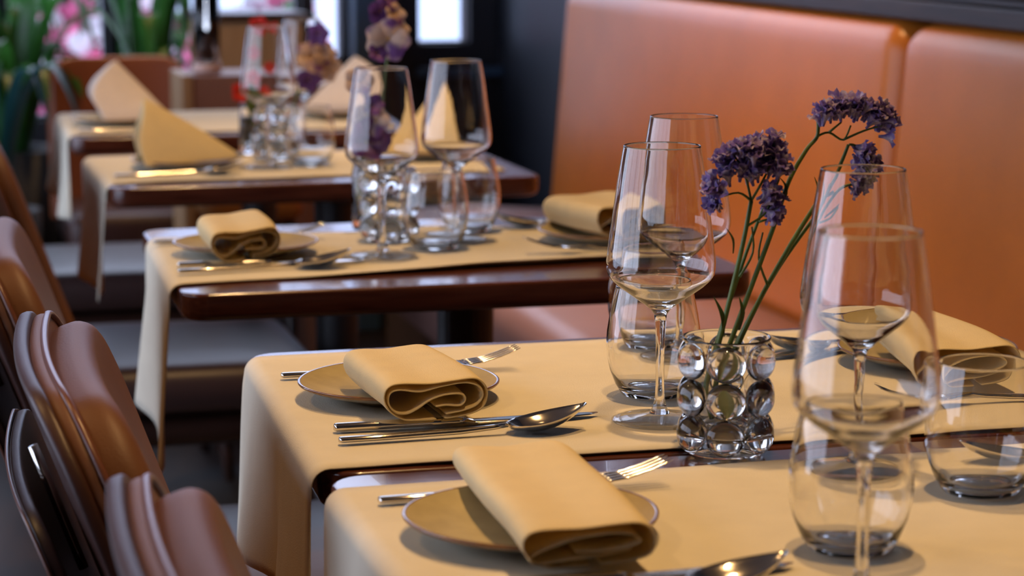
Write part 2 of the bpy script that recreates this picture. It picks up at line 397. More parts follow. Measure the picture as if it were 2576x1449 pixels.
def back_panel(y0, y1):
    # padded back: rounded at both ends and along the top, leaning slightly
    bm = bmesh.new(); zb, zt, r, d = 0.455, 0.99, 0.055, 0.045
    rows = []
    N = 40
    def inset(u, L): # distance from edge -> falloff of the padding
        if u >= d: return 0
        return d-math.sqrt(max(d*d-(d-u)**2, 0))
    ys = []
    for i in range(N+1):
        f = i/N; ys.append(f)
    nz = 16
    yv = [0, .003, .008, .015, .025, .035, .05, .08]
    L = y1-y0; yy = yv+[.08+(L-.16)*k/14 for k in range(1, 14)]+[L-q for q in reversed(yv)]
    H = zt-zb; zz = [0, .03, .10, .18, .26, .34, .40]+[H-q for q in (.10, .07, .05, .035, .025, .015, .008, .003, 0)]
    for z in zz:
        row = []
        for y in yy:
            e = min(y, L-y); rz = H-z
            yq = y
            if rz < r:   # rounded top corners
                sh = r-math.sqrt(max(r*r-(r-rz)**2, 0))
                if y < L/2: yq = max(y, sh) if y > 0.06 else sh+y*(0.08-sh)/0.08 if y < 0.08 else y
                else:
                    q = L-y; yq = L-(sh+q*(0.08-sh)/0.08 if q < 0.08 else q)
            x = 1.487+0.045*z/H + inset(e, L)+inset(rz, H)
            row.append(bm.verts.new((x, y0+yq, zb+z)))
        rows.append(row)
    grid_faces(bm, rows)
    back = [[bm.verts.new((1.62, v.co.y, v.co.z)) for v in row] for row in rows]
    grid_faces(bm, back)
    grid_faces(bm, [rows[0], back[0]]); grid_faces(bm, [rows[-1], back[-1]])
    grid_faces(bm, [[r_[0] for r_ in rows], [r_[0] for r_ in back]]); grid_faces(bm, [[r_[-1] for r_ in rows], [r_[-1] for r_ in back]])
    return bm
for y0, y1 in ((0.2, 1.62), (1.623, 3.468), (3.472, 5.385)):
    local(bq, bm_obj('back_panel', back_panel(y0, y1), M['tan'], bq))
bm = bmesh.new(); box(bm, 1.10, 1.60, 0.2, 5.38, 0.0, 0.30, 0.004); local(bq, bm_obj('plinth', bm, M['dwood'], bq, smooth=False))

# ------------------------------------------------------------------ tables and runners
def rounded_slab(x0, x1, y0, y1, z0, z1, rc=0.03, be=0.004, sk=0.0):
    def ring(ins, z):
        pts = []
        for cx, cy, a0 in ((x1-rc, y1-rc, 0), (x0+rc, y1-rc, 90), (x0+rc, y0+rc, 180), (x1-rc, y0+rc, 270)):
            for k in range(7):
                a = R(a0+15*k); pts.append((cx+(rc-ins)*math.cos(a), cy+(rc-ins)*math.sin(a), z))
        return pts
    bm = bmesh.new(); rows = []
    for ins, z in ((0.012, z0), (0.006, z0+0.001), (0.002, z0+0.004), (0, z0+0.009), (0, z1-be), (be*0.3, z1-be*0.3), (be, z1)):
        rows.append([bm.verts.new(p) for p in ring(ins, z)])
    grid_faces(bm, rows, closed_u=True); bm.faces.new(list(reversed(rows[0]))); bm.faces.new(rows[-1])
    for v in bm.verts: v.co.x += sk*(v.co.y-y0)/(y1-y0)*(x1-v.co.x)/(x1-x0)
    return bm
TABLES = [  # x0, x1, y0, y1, label
    (0.300, 1.03, 1.195, 1.700, 0.0, 'nearest dark wood table, its pale reflecting corner at the foreground'),
    (0.300, 1.03, 1.706, 2.205, 0.016, 'dark wood table under the vase of violet flowers, second from the camera'),
    (0.299, 0.962, 2.562, 3.110, 0.012, 'dark wood table in the middle with a clear gap before it, third from the camera'),
    (0.315, 0.985, 3.585, 4.070, 0.0, 'dark wood table carrying the tall peaked yellow napkins, fourth from the camera'),
    (0.317, 0.985, 4.395, 4.940, 0.010, 'farthest dark wood table, whose runner hangs bluish white'),
]
for x0, x1, y0, y1, sk, lab in TABLES:
    cx, cy = (x0+x1)/2+0.05, (y0+y1)/2
    t = thing('dining_table', lab, 'table', (cx, cy, 0), 0, 'row of dark wood dining tables')
    o = bm_obj('tabletop', rounded_slab(x0-cx, x1-cx, y0-cy, y1-cy, 0.718, 0.75, sk=sk), M['table'], t, smooth=True)
    add_mod(o, 'WEIGHTED_NORMAL')
    bm = bmesh.new(); lathe(bm, [(0, 0.02), (0.035, 0.02), (0.035, 0.69), (0.10, 0.70), (0.10, 0.717), (0, 0.717)], 24); bm_obj('column', bm, M['black'], t, smooth=False)
    bm = bmesh.new(); lathe(bm, [(0, 0), (0.2, 0), (0.2, 0.012), (0.05, 0.03), (0, 0.03)], 36); bm_obj('base_plate', bm, M['black'], t, smooth=False)

def runner(label, xe, xr, y0l, y0r, y1l, y1r, drop, curl=0.0, seed=1, skew=0.0, xs=0.0):
    # cloth strip from x = xr (banquette side) over the aisle edge at xe, hanging by drop
    rnd = random.Random(seed); bm = bmesh.new(); rows = []; xe0 = xe
    r = 0.014; top = 0.7515
    NX = 46; NT = 22
    ph = [rnd.uniform(0, 6) for _ in range(8)]
    for i in range(NX+22):
        row = []
        for j in range(NT+1):
            t = j/NT; xe = xe0+xs*t
            if i <= NX:
                x = xr+(xe-xr)*i/NX; z = top; hang = 0
            elif i <= NX+6:
                a = (i-NX)/6*PI/2; x = xe-r*math.sin(a); z = top-r+r*math.cos(a); hang = 0
            else:
                hang = (i-NX-6)/15; x = xe-r; z = top-r-hang*drop
            f = min(max((x-xe)/(xr-xe), 0), 1)
            ya = y0l+(y0r-y0l)*f; yb = y1l+(y1r-y1l)*f
            wv = 0.0022*math.sin(17*x+ph[0])+0.0014*math.sin(43*x+ph[1])
            y = ya+(yb-ya)*t + wv*(1-t) + 0.0016*math.sin(23*x+ph[2])*t
            if hang:
                y = ya+(yb-ya)*t+0.004*math.sin(5*hang+ph[3])
                x += -0.010*hang*math.sin(9*t+ph[4])*1.0-0.009*hang - 0.005*math.sin(16*t+ph[5])*hang**1.5
                z -= hang*(0.010*math.sin(5*t+ph[6]) + skew*(1-t))
                near = max(0, 1-t/0.18); x += 0.008*near*hang
            else:
                e = max(0, 1-t/0.07); z += curl*e*e*(0.5+0.5*math.sin(9*x+ph[7]))*min(1, f*4)
                z += 0.0004*(1+math.sin(31*x+ph[1])*math.sin(11*y*3+ph[2]))
            row.append(bm.verts.new((x, y, z)))
        rows.append(row)
    grid_faces(bm, rows)
    o = bm_obj('table_runner', bm, M['cloth'])
    add_mod(o, 'SOLIDIFY', thickness=0.0011, offset=1.0)
    return tag(o, label, 'table runner', 'table runners hanging over the aisle edge')
runner('cream cloth runner across the nearest table, falling out of the bottom of the picture', 0.306, 1.02, 1.235, 1.235, 1.650, 1.652, 0.20, 0.0, 11)
runner('cream cloth runner beneath the vase of violet flowers, hanging long over the aisle', 0.307, 1.025, 1.712, 1.712, 2.172, 2.180, 0.155, 0.001, 12, 0.0, 0.017)
runner('cream runner of the middle table with a curled front hem and a pointed hanging corner', 0.306, 0.925, 2.622, 2.690, 3.004, 3.00, 0.18, 0.006, 13, 0.03, 0.014)
runner('cream runner under the tall peaked yellow napkins, hanging in a long narrow strip', 0.326, 0.945, 3.628, 3.66, 4.035, 4.02, 0.155, 0.001, 14, 0.02, -0.003)
runner('bluish white runner hanging from the farthest table', 0.328, 0.945, 4.43, 4.44, 4.90, 4.90, 0.13, 0.001, 15, 0.02, 0.010)
ZT = 0.7542   # top of the cloth

# ------------------------------------------------------------------ glassware
def wine_glass():
    t = thing('wine_glass', 'x', 'wine glass')
    # bowl shell: outer then inner profile
    out = [(0.0045, 0.088), (0.0080, 0.0935), (0.015, 0.0990), (0.025, 0.1060), (0.0345, 0.1130), (0.0402, 0.1185), (0.0428, 0.1225), (0.0438, 0.1275), (0.0440, 0.133), (0.0432, 0.141), (0.0415, 0.155), (0.0388, 0.175), (0.0355, 0.200), (0.0325, 0.219), (0.0312, 0.2262), (0.03095, 0.2274)]
    w = 0.0009
    inn = [(r-w, z) for r, z in reversed(out[5:])]+[(0.0325, 0.1135), (0.0235, 0.1070), (0.0140, 0.1008), (0.006, 0.097), (0, 0.0962)]
    bm = bmesh.new(); lathe(bm, [(0, 0.087)]+out+[(0.03080, 0.22775), (0.03050, 0.2279), (0.03020, 0.22775)]+inn, 64)
    bm_obj('bowl', bm, M['glass'], t)
    bm = bmesh.new(); lathe(bm, [(0, 0.0895), (0.0052, 0.0895), (0.0045, 0.083), (0.0037, 0.07), (0.0034, 0.05), (0.0035, 0.03), (0.0043, 0.018), (0.0062, 0.011), (0.0085, 0.007), (0, 0.006)], 28)
    bm_obj('stem', bm, M['clear'], t)
    bm = bmesh.new(); lathe(bm, [(0, 0), (0.036, 0), (0.0385, 0.0008), (0.039, 0.0018), (0.036, 0.0026), (0.024, 0.0042), (0.014, 0.0058), (0.0085, 0.0072), (0, 0.0075)], 56)
    bm_obj('foot', bm, M['foot'], t)
    return t
WG = [  # x, y, label
    (0.553, 1.288, 'large out-of-focus wine glass in the right foreground, nearest of all'),
    (0.682, 1.603, 'wine glass on the nearest table behind the foreground glass, rim over the violet bloom'),
    (0.594, 1.802, 'sharp wine glass just left of the beaded vase of violet flowers'),
    (0.698, 2.055, 'wine glass behind the sharp glass, left of the left violet bloom'),
    (0.563, 2.770, 'wine glass on the middle table beside the purple orchid, its foot next to the spoon'),
    (0.680, 2.880, 'wine glass on the middle table in front of the right peaked yellow napkin'),
    (0.585, 3.780, 'blurred wine glass beside the red flower with a bright streak on it'),
    (0.680, 4.010, 'blurred wine glass behind the purple blossoms, bright spot on its rim'),
]
g0 = wine_glass(); g0.scale = (1, 1, 0.985)
for i, (x, y, lab) in enumerate(WG):
    if i == 0: g0.location = (x, y, ZT); g0['label'] = lab; g0['group'] = 'wine glasses'
    else: dup(g0, lab, (x, y, ZT), 0, 'wine glasses')
def tumbler():
    out = [(0.024, 0.0), (0.0268, 0.001), (0.029, 0.004), (0.0330, 0.011), (0.0372, 0.022), (0.0398, 0.034), (0.0405, 0.044), (0.0398, 0.056), (0.0375, 0.071), (0.0348, 0.084), (0.03285, 0.0927), (0.03255, 0.0940)]
    w = 0.0010
    inn = [(r-w, z) for r, z in reversed(out[4:])]+[(0.0312, 0.0115), (0.026, 0.0062), (0.014, 0.0042), (0, 0.0040)]
    bm = bmesh.new(); lathe(bm, [(0, 0.0012), (0.022, 0.0012)]+out+[(0.0324, 0.0944), (0.03205, 0.0946), (0.0317, 0.0944)]+inn, 64)
    return bm_obj('tumbler', bm, M['glass'])
TB = [
    (0.592, 1.400, 'blurred stemless tumbler behind the stem of the foreground wine glass'),
    (0.742, 1.520, 'stemless tumbler cut off by the right edge of the photo'),
    (0.622, 1.905, 'stemless tumbler standing behind the sharp wine glass'),
    (0.690, 2.125, 'smaller-looking tumbler deep behind the beaded vase, on its left'),
    (0.640, 2.820, 'clear tumbler with bright spots on the middle table, right of the wine glass stem'),
    (0.716, 2.962, 'tumbler overlapping behind the spotted tumbler on the middle table'),
    (0.655, 3.80, 'blurred tumbler on the peaked-napkin table, right of the beaded glass'),
]
t0 = tumbler()
for i, (x, y, lab) in enumerate(TB):
    o = t0 if i == 0 else t0.copy()
    if i: COL.objects.link(o)
    o.location = (x, y, ZT); tag(o, lab, 'tumbler', 'stemless tumblers')
def bubble_vase():
    t = thing('bubble_vase', 'x', 'vase')
    w = 0.002
    out = [(0.022, 0), (0.030, 0.001), (0.0325, 0.005), (0.0305, 0.010), (0.0295, 0.02), (0.0295, 0.075), (0.0310, 0.084), (0.0332, 0.0880), (0.03395, 0.0893), (0.0339, 0.0902)]
    inn = [(0.0335, 0.0906), (0.0328, 0.0905), (0.0320, 0.0893), (0.0295, 0.0850), (0.0275, 0.075), (0.0275, 0.016), (0.024, 0.013), (0, 0.012)]
    bm = bmesh.new(); lathe(bm, [(0, 0.0015), (0.020, 0.0015)]+out+inn, 56); bm_obj('body', bm, M['glass'], t)
    bm = bmesh.new(); bmesh.ops.create_uvsphere(bm, u_segments=24, v_segments=16, radius=1)
    for v in bm.verts: v.co = Vector((v.co.x*0.0100, v.co.y*0.0152, v.co.z*0.0142))
    proto = None; a0 = math.atan2(-1.7, -0.617)
    for k in range(3):
        for q in range(6):
            a = a0+q*PI/3
            if proto is None: o = proto = bm_obj('bead', bm, M['clear'], t)
            else: o = proto.copy(); COL.objects.link(o); o.parent = t
            o.location = (0.0298*math.cos(a), 0.0298*math.sin(a), 0.0165+0.0285*k); o.rotation_euler = (0, 0, a)
    return t
v0 = bubble_vase(); v0.location = (0.611, 1.692, ZT-0.002)
v0['label'] = 'sharp clear beaded glass vase holding the violet flowers'; v0['group'] = 'beaded glass vases'
dup(v0, 'beaded glass behind the wine glass stem on the middle table', (0.598, 2.900, ZT), 0.2, 'beaded glass vases')
dup(v0, 'blurred glittering beaded glass under the red flower, right of the peaked napkin', (0.616, 3.900, ZT), 0.1, 'beaded glass vases')

# ------------------------------------------------------------------ plates
def plate():
    t = thing('dinner_plate', 'x', 'plate')
    def wob(bm):
        for v in bm.verts:
            a = math.atan2(v.co.y, v.co.x); f = 1+0.018*math.sin(3*a+0.6)+0.012*math.sin(2*a); v.co.x *= f; v.co.y *= f
    bm = bmesh.new(); lathe(bm, [(0, 0.0052), (0.04, 0.0056), (0.058, 0.0075), (0.072, 0.0105), (0.082, 0.0143), (0.0838, 0.0150)], 72); wob(bm); bm_obj('dish', bm, M['glaze'], t)
    bm = bmesh.new(); lathe(bm, [(0.0838, 0.0150), (0.0852, 0.0155), (0.0862, 0.0150), (0.0862, 0.0138), (0.085, 0.0125)], 72); wob(bm); bm_obj('rim', bm, M['rim'], t)
    bm = bmesh.new(); lathe(bm, [(0.085, 0.0125), (0.074, 0.0082), (0.058, 0.0042), (0.047, 0.0022), (0.0465, 0.0), (0.043, 0.0), (0.042, 0.0015), (0, 0.0018)], 72); wob(bm); bm_obj('underside', bm, M['under'], t)
    return t
PL = [
    (0.402, 1.487, 0.2, 'olive glazed plate with brown rim on the nearest table, blurred'),
    (0.410, 1.955, 1.1, 'sharp olive glazed plate under the rolled napkin, beside the big spoon'),
    (0.409, 2.835, 2.3, 'olive plate under the rolled napkin at the left of the middle table'),
    (0.912, 1.990, 0.4, 'plate partly hidden behind the foreground wine glass on the banquette side'),
    (0.862, 2.832, 1.9, 'plate at the banquette side of the middle table with a tilted napkin'),
    (0.455, 3.815, 0.9, 'plate beneath the left tall peaked yellow napkin'),
    (0.860, 3.870, 2.9, 'plate beneath the right tall peaked yellow napkin'),
    (0.420, 4.620, 0.3, 'plate beneath the white peaked napkin on the farthest table'),
    (0.865, 4.690, 1.3, 'plate beneath the pinkish napkin on the farthest table'),
]
p0 = plate()
for i, (x, y, rz, lab) in enumerate(PL):
    if i == 0: p0.location = (x, y, ZT); p0.rotation_euler = (0, 0, rz); p0['label'] = lab; p0['group'] = 'olive glazed plates'
    else: dup(p0, lab, (x, y, ZT), rz, 'olive glazed plates')

# ------------------------------------------------------------------ cutlery
def loft(bm, st, n=8):
    # st: (x, y, z, half width, thickness, dish)
    rows = []
    for x, y, z, hw, th, di in st:
        up = [(j/n*2-1) for j in range(n+1)]
        ring = [bm.verts.new((x, y+hw*j, z+th/2*math.sqrt(max(1-(abs(j)**3), 0.0))+di*(j*j-1)*1.0)) for j in up]
        ring += [bm.verts.new((x, y+hw*j, z-th/2*math.sqrt(max(1-(abs(j)**3), 0.0))+di*(j*j-1)-1e-5)) for j in reversed(up)]
        rows.append(ring)
    grid_faces(bm, rows, closed_u=True); bm.faces.new(rows[0]); bm.faces.new(list(reversed(rows[-1])))
def handle_stations(L, z=0.0035):
    return [(0, 0, z, .0030, .0036, 0), (.002, 0, z, .0045, .0046, 0), (L*.3, 0, z, .0045, .0048, 0), (L*.7, 0, z+.0004, .0036, .0044, 0), (L*.9, 0, z+.002, .0029, .004, 0), (L, 0, z+.0035, .0027, .0036, 0)]
def make_spoon():
    t = thing('spoon', 'x', 'spoon')
    bm = bmesh.new(); loft(bm, handle_stations(.139)); 
    for f in (): pass
    bm_obj('handle', bm, M['steel'], t)
    bm = bmesh.new(); st = []
    L = 0.066
    for k in range(17):
        f = k/16; x = .136+L*f
        hw = 0.0205*math.sin(PI*min(f*0.96+0.04, 1)**0.85)**0.75 if 0 < f < 1 else 0.0028
        hw = max(hw, 0.0026)
        z = .0072+.004*f+.009*f*f
        st.append((x, 0, z, hw, .0014 if f > .15 else .003, 0.0095*math.sin(PI*min(max(f, 0), 1))**0.7 if 0 < f < 1 else 0))
    loft(bm, st, 12); bm_obj('bowl', bm, M['steel'], t)
    return t
def make_knife():
    t = thing('knife', 'x', 'knife')
    bm = bmesh.new(); loft(bm, [(0, 0, .004, .0035, .005, 0), (.002, 0, .004, .0050, .0066, 0), (.06, 0, .004, .0052, .0068, 0), (.100, 0, .0038, .0046, .006, 0), (.108, 0, .0036, .004, .005, 0)]); bm_obj('handle', bm, M['steel'], t)
    bm = bmesh.new(); loft(bm, [(.104, 0, .0034, .004, .004, 0), (.115, 0, .003, .0075, .0016, 0), (.16, .0008, .0028, .0092, .0013, 0), (.195, .0015, .0026, .0085, .0012, 0), (.212, .003, .0025, .0055, .001, 0), (.221, .0055, .0025, .0012, .0008, 0)]); bm_obj('blade', bm, M['steel'], t)
    return t
def make_fork():
    t = thing('fork', 'x', 'fork')
    bm = bmesh.new(); st = handle_stations(.135)[:-1]+[(.135, 0, .0075, .0028, .0034, 0), (.150, 0, .0075, .0085, .0022, 0), (.160, 0, .0070, .0115, .0018, 0), (.170, 0, .0072, .0118, .0016, 0)]
    loft(bm, st); bm_obj('handle', bm, M['steel'], t)
    for q in range(4):
        y = (q-1.5)*.0064; bm = bmesh.new()
        loft(bm, [(.166, y, .0071, .0017, .0016, 0), (.182, y, .0088, .0016, .0016, 0), (.198, y*.97, .0130, .0015, .0015, 0), (.210, y*.95, .0172, .0012, .0013, 0), (.216, y*.94, .0195, .0005, .0007, 0)], 4)
        bm_obj('tine', bm, M['steel'], t)
    return t
def place(proto, used, lab, p, q, group):
    x, y = p; a = math.atan2(q[1]-y, q[0]-x)
    if not used: o = proto; o['label'] = lab; o['group'] = group; o.location = (x, y, ZT); o.rotation_euler = (0, 0, a)
    else: o = dup(proto, lab, (x, y, ZT), a, group)
    used.append(1); return o
spoon, knife, fork = make_spoon(), make_knife(), make_fork()
us, uk, uf = [], [], []
G1, G2, G3 = 'table spoons', 'table knives', 'table forks'
place(spoon, us, 'spoon peeking in at the bottom edge beside the foreground glass', (0.322, 1.322), (0.518, 1.335), G1)
place(spoon, us, 'sharp spoon with a glowing highlight in its bowl', (0.327, 1.784), (0.529, 1.793), G1)
place(spoon, us, 'spoon in front of the napkin at the left of the middle table', (0.309, 2.686), (0.504, 2.700), G1)
place(spoon, us, 'blurred spoon in front of the left peaked yellow napkin', (0.330, 3.69), (0.520, 3.700), G1)
place(spoon, us, 'spoon seen through the tumbler at the right edge', (0.960, 1.575), (0.764, 1.590), G1)
place(spoon, us, 'spoon lying behind the foreground wine glass, right of the beaded vase', (0.970, 2.118), (0.782, 2.056), G1)
place(spoon, us, 'spoon with raised bowl left of the napkin at the banquette side, middle table', (0.955, 2.975), (0.775, 2.979), G1)
place(spoon, us, 'spoon catching light at the corner of the farthest table', (0.335, 4.455), (0.525, 4.47), G1)
place(knife, uk, 'sharp table knife lying beside the glowing spoon', (0.331, 1.827), (0.552, 1.831), G2)
place(knife, uk, 'table knife beside the spoon on the middle table', (0.314, 2.732), (0.534, 2.722), G2)
place(knife, uk, 'knife on the nearest table, below the bottom edge napkin', (0.320, 1.362), (0.540, 1.364), G2)
place(knife, uk, 'knife under the spoon on the banquette side, right of the beaded vase', (0.980, 2.096), (0.768, 2.034), G2)
place(fork, uf, 'blurred fork behind the plate on the nearest table', (0.319, 1.590), (0.532, 1.600), G3)
place(fork, uf, 'sharp fork rising behind the plate next to the rolled napkin', (0.325, 2.052), (0.541, 2.052), G3)
place(fork, uf, 'fork half under the plate at the left of the middle table', (0.308, 2.934), (0.520, 2.94), G3)
place(fork, uf, 'fork in the shadow of the napkin behind the right tumbler', (1.005, 1.797), (0.790, 1.812), G3)
place(fork, uf, 'fork in front of the banquette side plate on the middle table', (0.945, 2.716), (0.765, 2.742), G3)

# ------------------------------------------------------------------ napkins
RIB_A = [(1150, 612), (1250, 602), (1365, 612), (1412, 570), (1380, 522), (1230, 522), (1100, 562), (1000, 622), (900, 660), (800, 640), (748, 565), (765, 490), (850, 470), (1020, 492), (1200, 455), (1400, 433), (1530, 470), (1566, 540), (1520, 610), (1400, 650), (1235, 672)]
RIB_B = [(1170, 712), (940, 712), (850, 690), (760, 630), (712, 545), (732, 458), (830, 422), (1100, 432), (1300, 413), (1490, 404), (1580, 462), (1602, 550), (1560, 640), (1440, 684), (1225, 705)]
RIB_L = [(1050, 600), (1250, 610), (1420, 580), (1500, 530), (1380, 480), (1100, 500), (850, 570), (760, 620), (800, 670), (1000, 660), (1250, 640), (1450, 600)]
def roll(label, loc, rz, length, wid=1.0, hgt=1.0, droop=0.0, ribs=(RIB_A, RIB_B), shear=0.0, pitch=0.0, kind='napkin', taper=0.0):
    # folded napkin: two folded layers drawn as a section and carried back along the roll
    bm = bmesh.new(); S = 1/9435.0
    NS = 14
    for rib in ribs:
        P = catmull([((x-1157)*S*wid, 0, (712-z)*S*hgt) for x, z in rib], 4)
        rows = []
        for i in range(NS+1):
            f = i/NS; y = -length/2+length*f
            row = []
            for p in P:
                near = max(0, 1-f/0.35); end = max(0, (f-0.86)/0.14)
                x = p.x*(1+taper*f); z = p.z*(1+0.05*f)-droop*near*near-0.35*end*end*p.z*0.4
                x *= 1-0.06*end*end
                yy = y+shear*p.x
                z += 0.0006*math.sin(40*y+60*p.x)
                row.append(bm.verts.new((x, yy, z+pitch*y)))
            rows.append(row)
        grid_faces(bm, rows)
    # closing fold at the far end
    o = bm_obj('folded_napkin', bm, M['napkin'])
    add_mod(o, 'SOLIDIFY', thickness=0.0021, offset=0.0); add_mod(o, 'SUBSURF', levels=1, render_levels=1)
    o.location = loc; o.rotation_euler = (0, 0, rz)
    return tag(o, label, 'napkin', 'rolled yellow napkins')
roll('sharp rolled yellow napkin with an S-shaped fold, in front of the spoon handle', (0.407, 1.893, 0.7645), R(4), 0.152, 0.91, 0.98, 0.0025, taper=-0.10)
roll('blurred rolled yellow napkin in the foreground at the bottom of the photo', (0.412, 1.487, 0.7660), R(-2), 0.235, 0.90, 0.80, 0.003, (RIB_B, RIB_L))
roll('rolled yellow napkin on the middle table, left side, with a tilted fold', (0.393, 2.795, 0.7655), R(0), 0.140, 0.90, 1.1, 0.004, shear=0.40)
roll('large folded napkin on the banquette side right of the foreground glass', (0.890, 1.920, 0.7660), R(-3), 0.175, 0.92, 1.05, 0.004, (RIB_B, RIB_L), taper=-0.42)
roll('folded napkin on the banquette side of the middle table, seen left of the glasses', (0.862, 2.845, 0.7660), R(10), 0.145, 0.95, 1.2, 0.0, (RIB_B, RIB_L), taper=0.2)
def peak(label, apex, tip, near, far, m, bulge=0.01, side=0.0, sag=0.012):
    # napkin pleated into a standing peak: a ridge from apex to tip with two flaps spread below it
    bm = bmesh.new(); A, T, N1, N2 = map(Vector, (apex, tip, near, far))
    for base, sgn in ((N1, -1), (N2, 1)):
        rows = []
        for i in range(13):
            f = i/12; top = A.lerp(T, f); top.z -= sag*math.sin(PI*f)
            bot = base.lerp(T, f**1.1)
            row = []
            for j in range(9):
                g = j/8; p = top.lerp(bot, g)
                p.y += sgn*bulge*math.sin(PI*g)*(1-f); p.x += (0.004*math.sin(7*g)-side*math.sin(PI*min(1, g*1.15+0.02)))*(1-f)**2
                row.append(bm.verts.new(p))
            rows.append(row)
        grid_faces(bm, rows)
    # inner pleat between the flaps
    rows = []
    for j in range(9):
        g = j/8; a = A.lerp(N1, g); b = A.lerp(N2, g)
        c = (a+b)/2+(T-A)*0.28*g; c.z = (a.z+b.z)/2
        rows.append([bm.verts.new(a*0.94+c*0.06), bm.verts.new(a.lerp(c, .5)), bm.verts.new(c), bm.verts.new(b.lerp(c, .5)), bm.verts.new(b*0.94+c*0.06)])
    grid_faces(bm, rows)
    o = bm_obj('peaked_napkin', bm, m)
    add_mod(o, 'SOLIDIFY', thickness=0.0022, offset=0.0); add_mod(o, 'SUBSURF', levels=1, render_levels=1)
    return tag(o, label, 'napkin', 'napkins folded into standing peaks')
ZP = 0.7625
peak('tall yellow napkin folded to a peak, left, sloping down to the right', (0.392, 3.84, 0.866), (0.548, 3.81, 0.768), (0.380, 3.745, ZP), (0.385, 3.895, ZP), M['napkin'], 0.012, 0.006, -0.004)
peak('tall yellow napkin folded to a peak, right, behind the wine glasses', (0.893, 3.90, 0.880), (0.782, 3.86, 0.768), (0.915, 3.80, ZP), (0.93, 3.95, ZP), M['napkin'], 0.014)
peak('white peaked napkin on the farthest table, beside the left brown chair', (0.425, 4.64, 0.878), (0.520, 4.56, 0.770), (0.385, 4.545, ZP), (0.39, 4.70, ZP), M['napkin_white'], 0.02, 0.035, 0.0)
peak('pinkish rounded peaked napkin on the farthest table, behind the orchid', (0.905, 4.72, 0.874), (0.790, 4.68, 0.770), (0.935, 4.62, ZP), (0.945, 4.78, ZP), M['napkin_white'], 0.03, -0.03, 0.0)

# ------------------------------------------------------------------ violet statice in the sharp vase
def floret_mesh(seed):
    # small papery funnel with a ruffled, lobed edge
    rnd = random.Random(seed); bm = bmesh.new(); n = 30; rows = []
    lob = [rnd.uniform(.85, 1.15) for _ in range(5)]
    for k, (r, z) in enumerate(((0.0009, 0), (0.0013, 0.0035), (0.0024, 0.0065), (0.0042, 0.0086), (0.0060, 0.0096))):
        q = k/4; row = []
        for i in range(n):
            a = 2*PI*i/n; l = lob[int(i/n*5)]
            rr = r*(1+q*q*(0.10*abs(math.sin(2.5*a))-0.05)*3)*(1+(l-1)*q)
            row.append(bm.verts.new((rr*math.cos(a), rr*math.sin(a), z+q*q*(0.0011*math.sin(7*a+seed)+0.0007*math.sin(11*a+2*seed)))))
        rows.append(row)
    grid_faces(bm, rows, closed_u=True)
    me = bpy.data.meshes.new('floret'); bm.to_mesh(me); bm.free()
    for p in me.polygons: p.use_smooth = True
    me.materials.append(M['stat']); return me
FL = [floret_mesh(s) for s in range(4)]
def sprig(label, stem, rad, branches, heads, leaves, seed):
    rnd = random.Random(seed)
    base = Vector(stem[0]); t = thing('flower_sprig', label, 'flower', base, 0, 'violet sprigs in the beaded vase')
    bm = bmesh.new(); tube(bm, [Vector(p)-base for p in stem], rad, 7)
    for b in branches: tube(bm, [Vector(p)-base for p in b], [0.0011, 0.0007], 6, 4)
    bm_obj('stem', bm, M['stem'], t)
    for p, q, w in leaves:
        bm = bmesh.new(); p, q = Vector(p)-base, Vector(q)-base; m = p.lerp(q, .5)+Vector((0.002, -0.002, 0.001))
        blade(bm, [p, m, q], [w*.5, w, w*.1], (0.3, -1, 0.2), 4, 0.3); bm_obj('leaf', bm, M['leafd'], t)
    for (c, root, spread, n) in heads:
        c, root = Vector(c), Vector(root)
        for _ in range(int(n*1.15)):
            d = Vector((rnd.gauss(0, 1), rnd.gauss(0, 1), rnd.gauss(0, 1))).normalized()*rnd.uniform(0.3, 1)
            p = c+Vector((d.x*spread[0], d.y*spread[1], d.z*spread[2]))
            o = bpy.data.objects.new('floret', rnd.choice(FL)); COL.objects.link(o); o.parent = t
            nrm = ((p-root).normalized()+Vector((rnd.uniform(-.45, .45), rnd.uniform(-.6, .2), rnd.uniform(-.3, .5)))).normalized()
            o.location = p-base-nrm*0.006; o.rotation_euler = nrm.to_track_quat('Z', 'Y').to_euler()
            s = rnd.uniform(0.95, 1.3); o.scale = (s, s, s)
            o.rotation_euler.rotate_axis('Z', rnd.uniform(0, 6))
    return t
Y0 = 1.70
def yv(pts, dy=0.0, ramp=0.0): return [(x, Y0+dy+ramp*i, z) for i, (x, z) in enumerate(pts)]
rt = (0.632, Y0, 0.935)
sprig('left violet sprig, its bloom spread over the two sharp wine glasses',
      [(0.600, 1.695, 0.772)]+yv([(0.597, .799), (0.607, .834), (0.617, .874), (0.626, .913), (0.632, .945)]), [0.0024, 0.0021, 0.0017],
      [[(0.632, Y0, .945), (0.620, Y0-.004, .952), (0.606, Y0, .948)], [(0.632, Y0, .945), (0.628, Y0+.004, .965), (0.618, Y0, .980)], [(0.632, Y0, .945), (0.642, Y0-.004, .965), (0.652, Y0, .985)], [(0.628, Y0, .925), (0.642, Y0-.003, .935), (0.648, Y0, .945)]],
      [((0.603, Y0-.002, .949), rt, (.007, .010, .016), 13), ((0.611, Y0, .971), rt, (.008, .012, .012), 12), ((0.626, Y0-.002, .982), rt, (.012, .013, .009), 15), ((0.645, Y0, .984), rt, (.013, .013, .010), 16), ((0.652, Y0-.004, .972), rt, (.009, .011, .008), 9), ((0.632, Y0+.002, .966), rt, (.012, .012, .007), 12), ((0.646, Y0-.002, .948), rt, (.008, .010, .008), 9)],
      [((0.648, Y0, .950), (0.652, Y0, .970), .0022), ((0.618, Y0, .905), (0.612, Y0, .925), .0012)], 21)
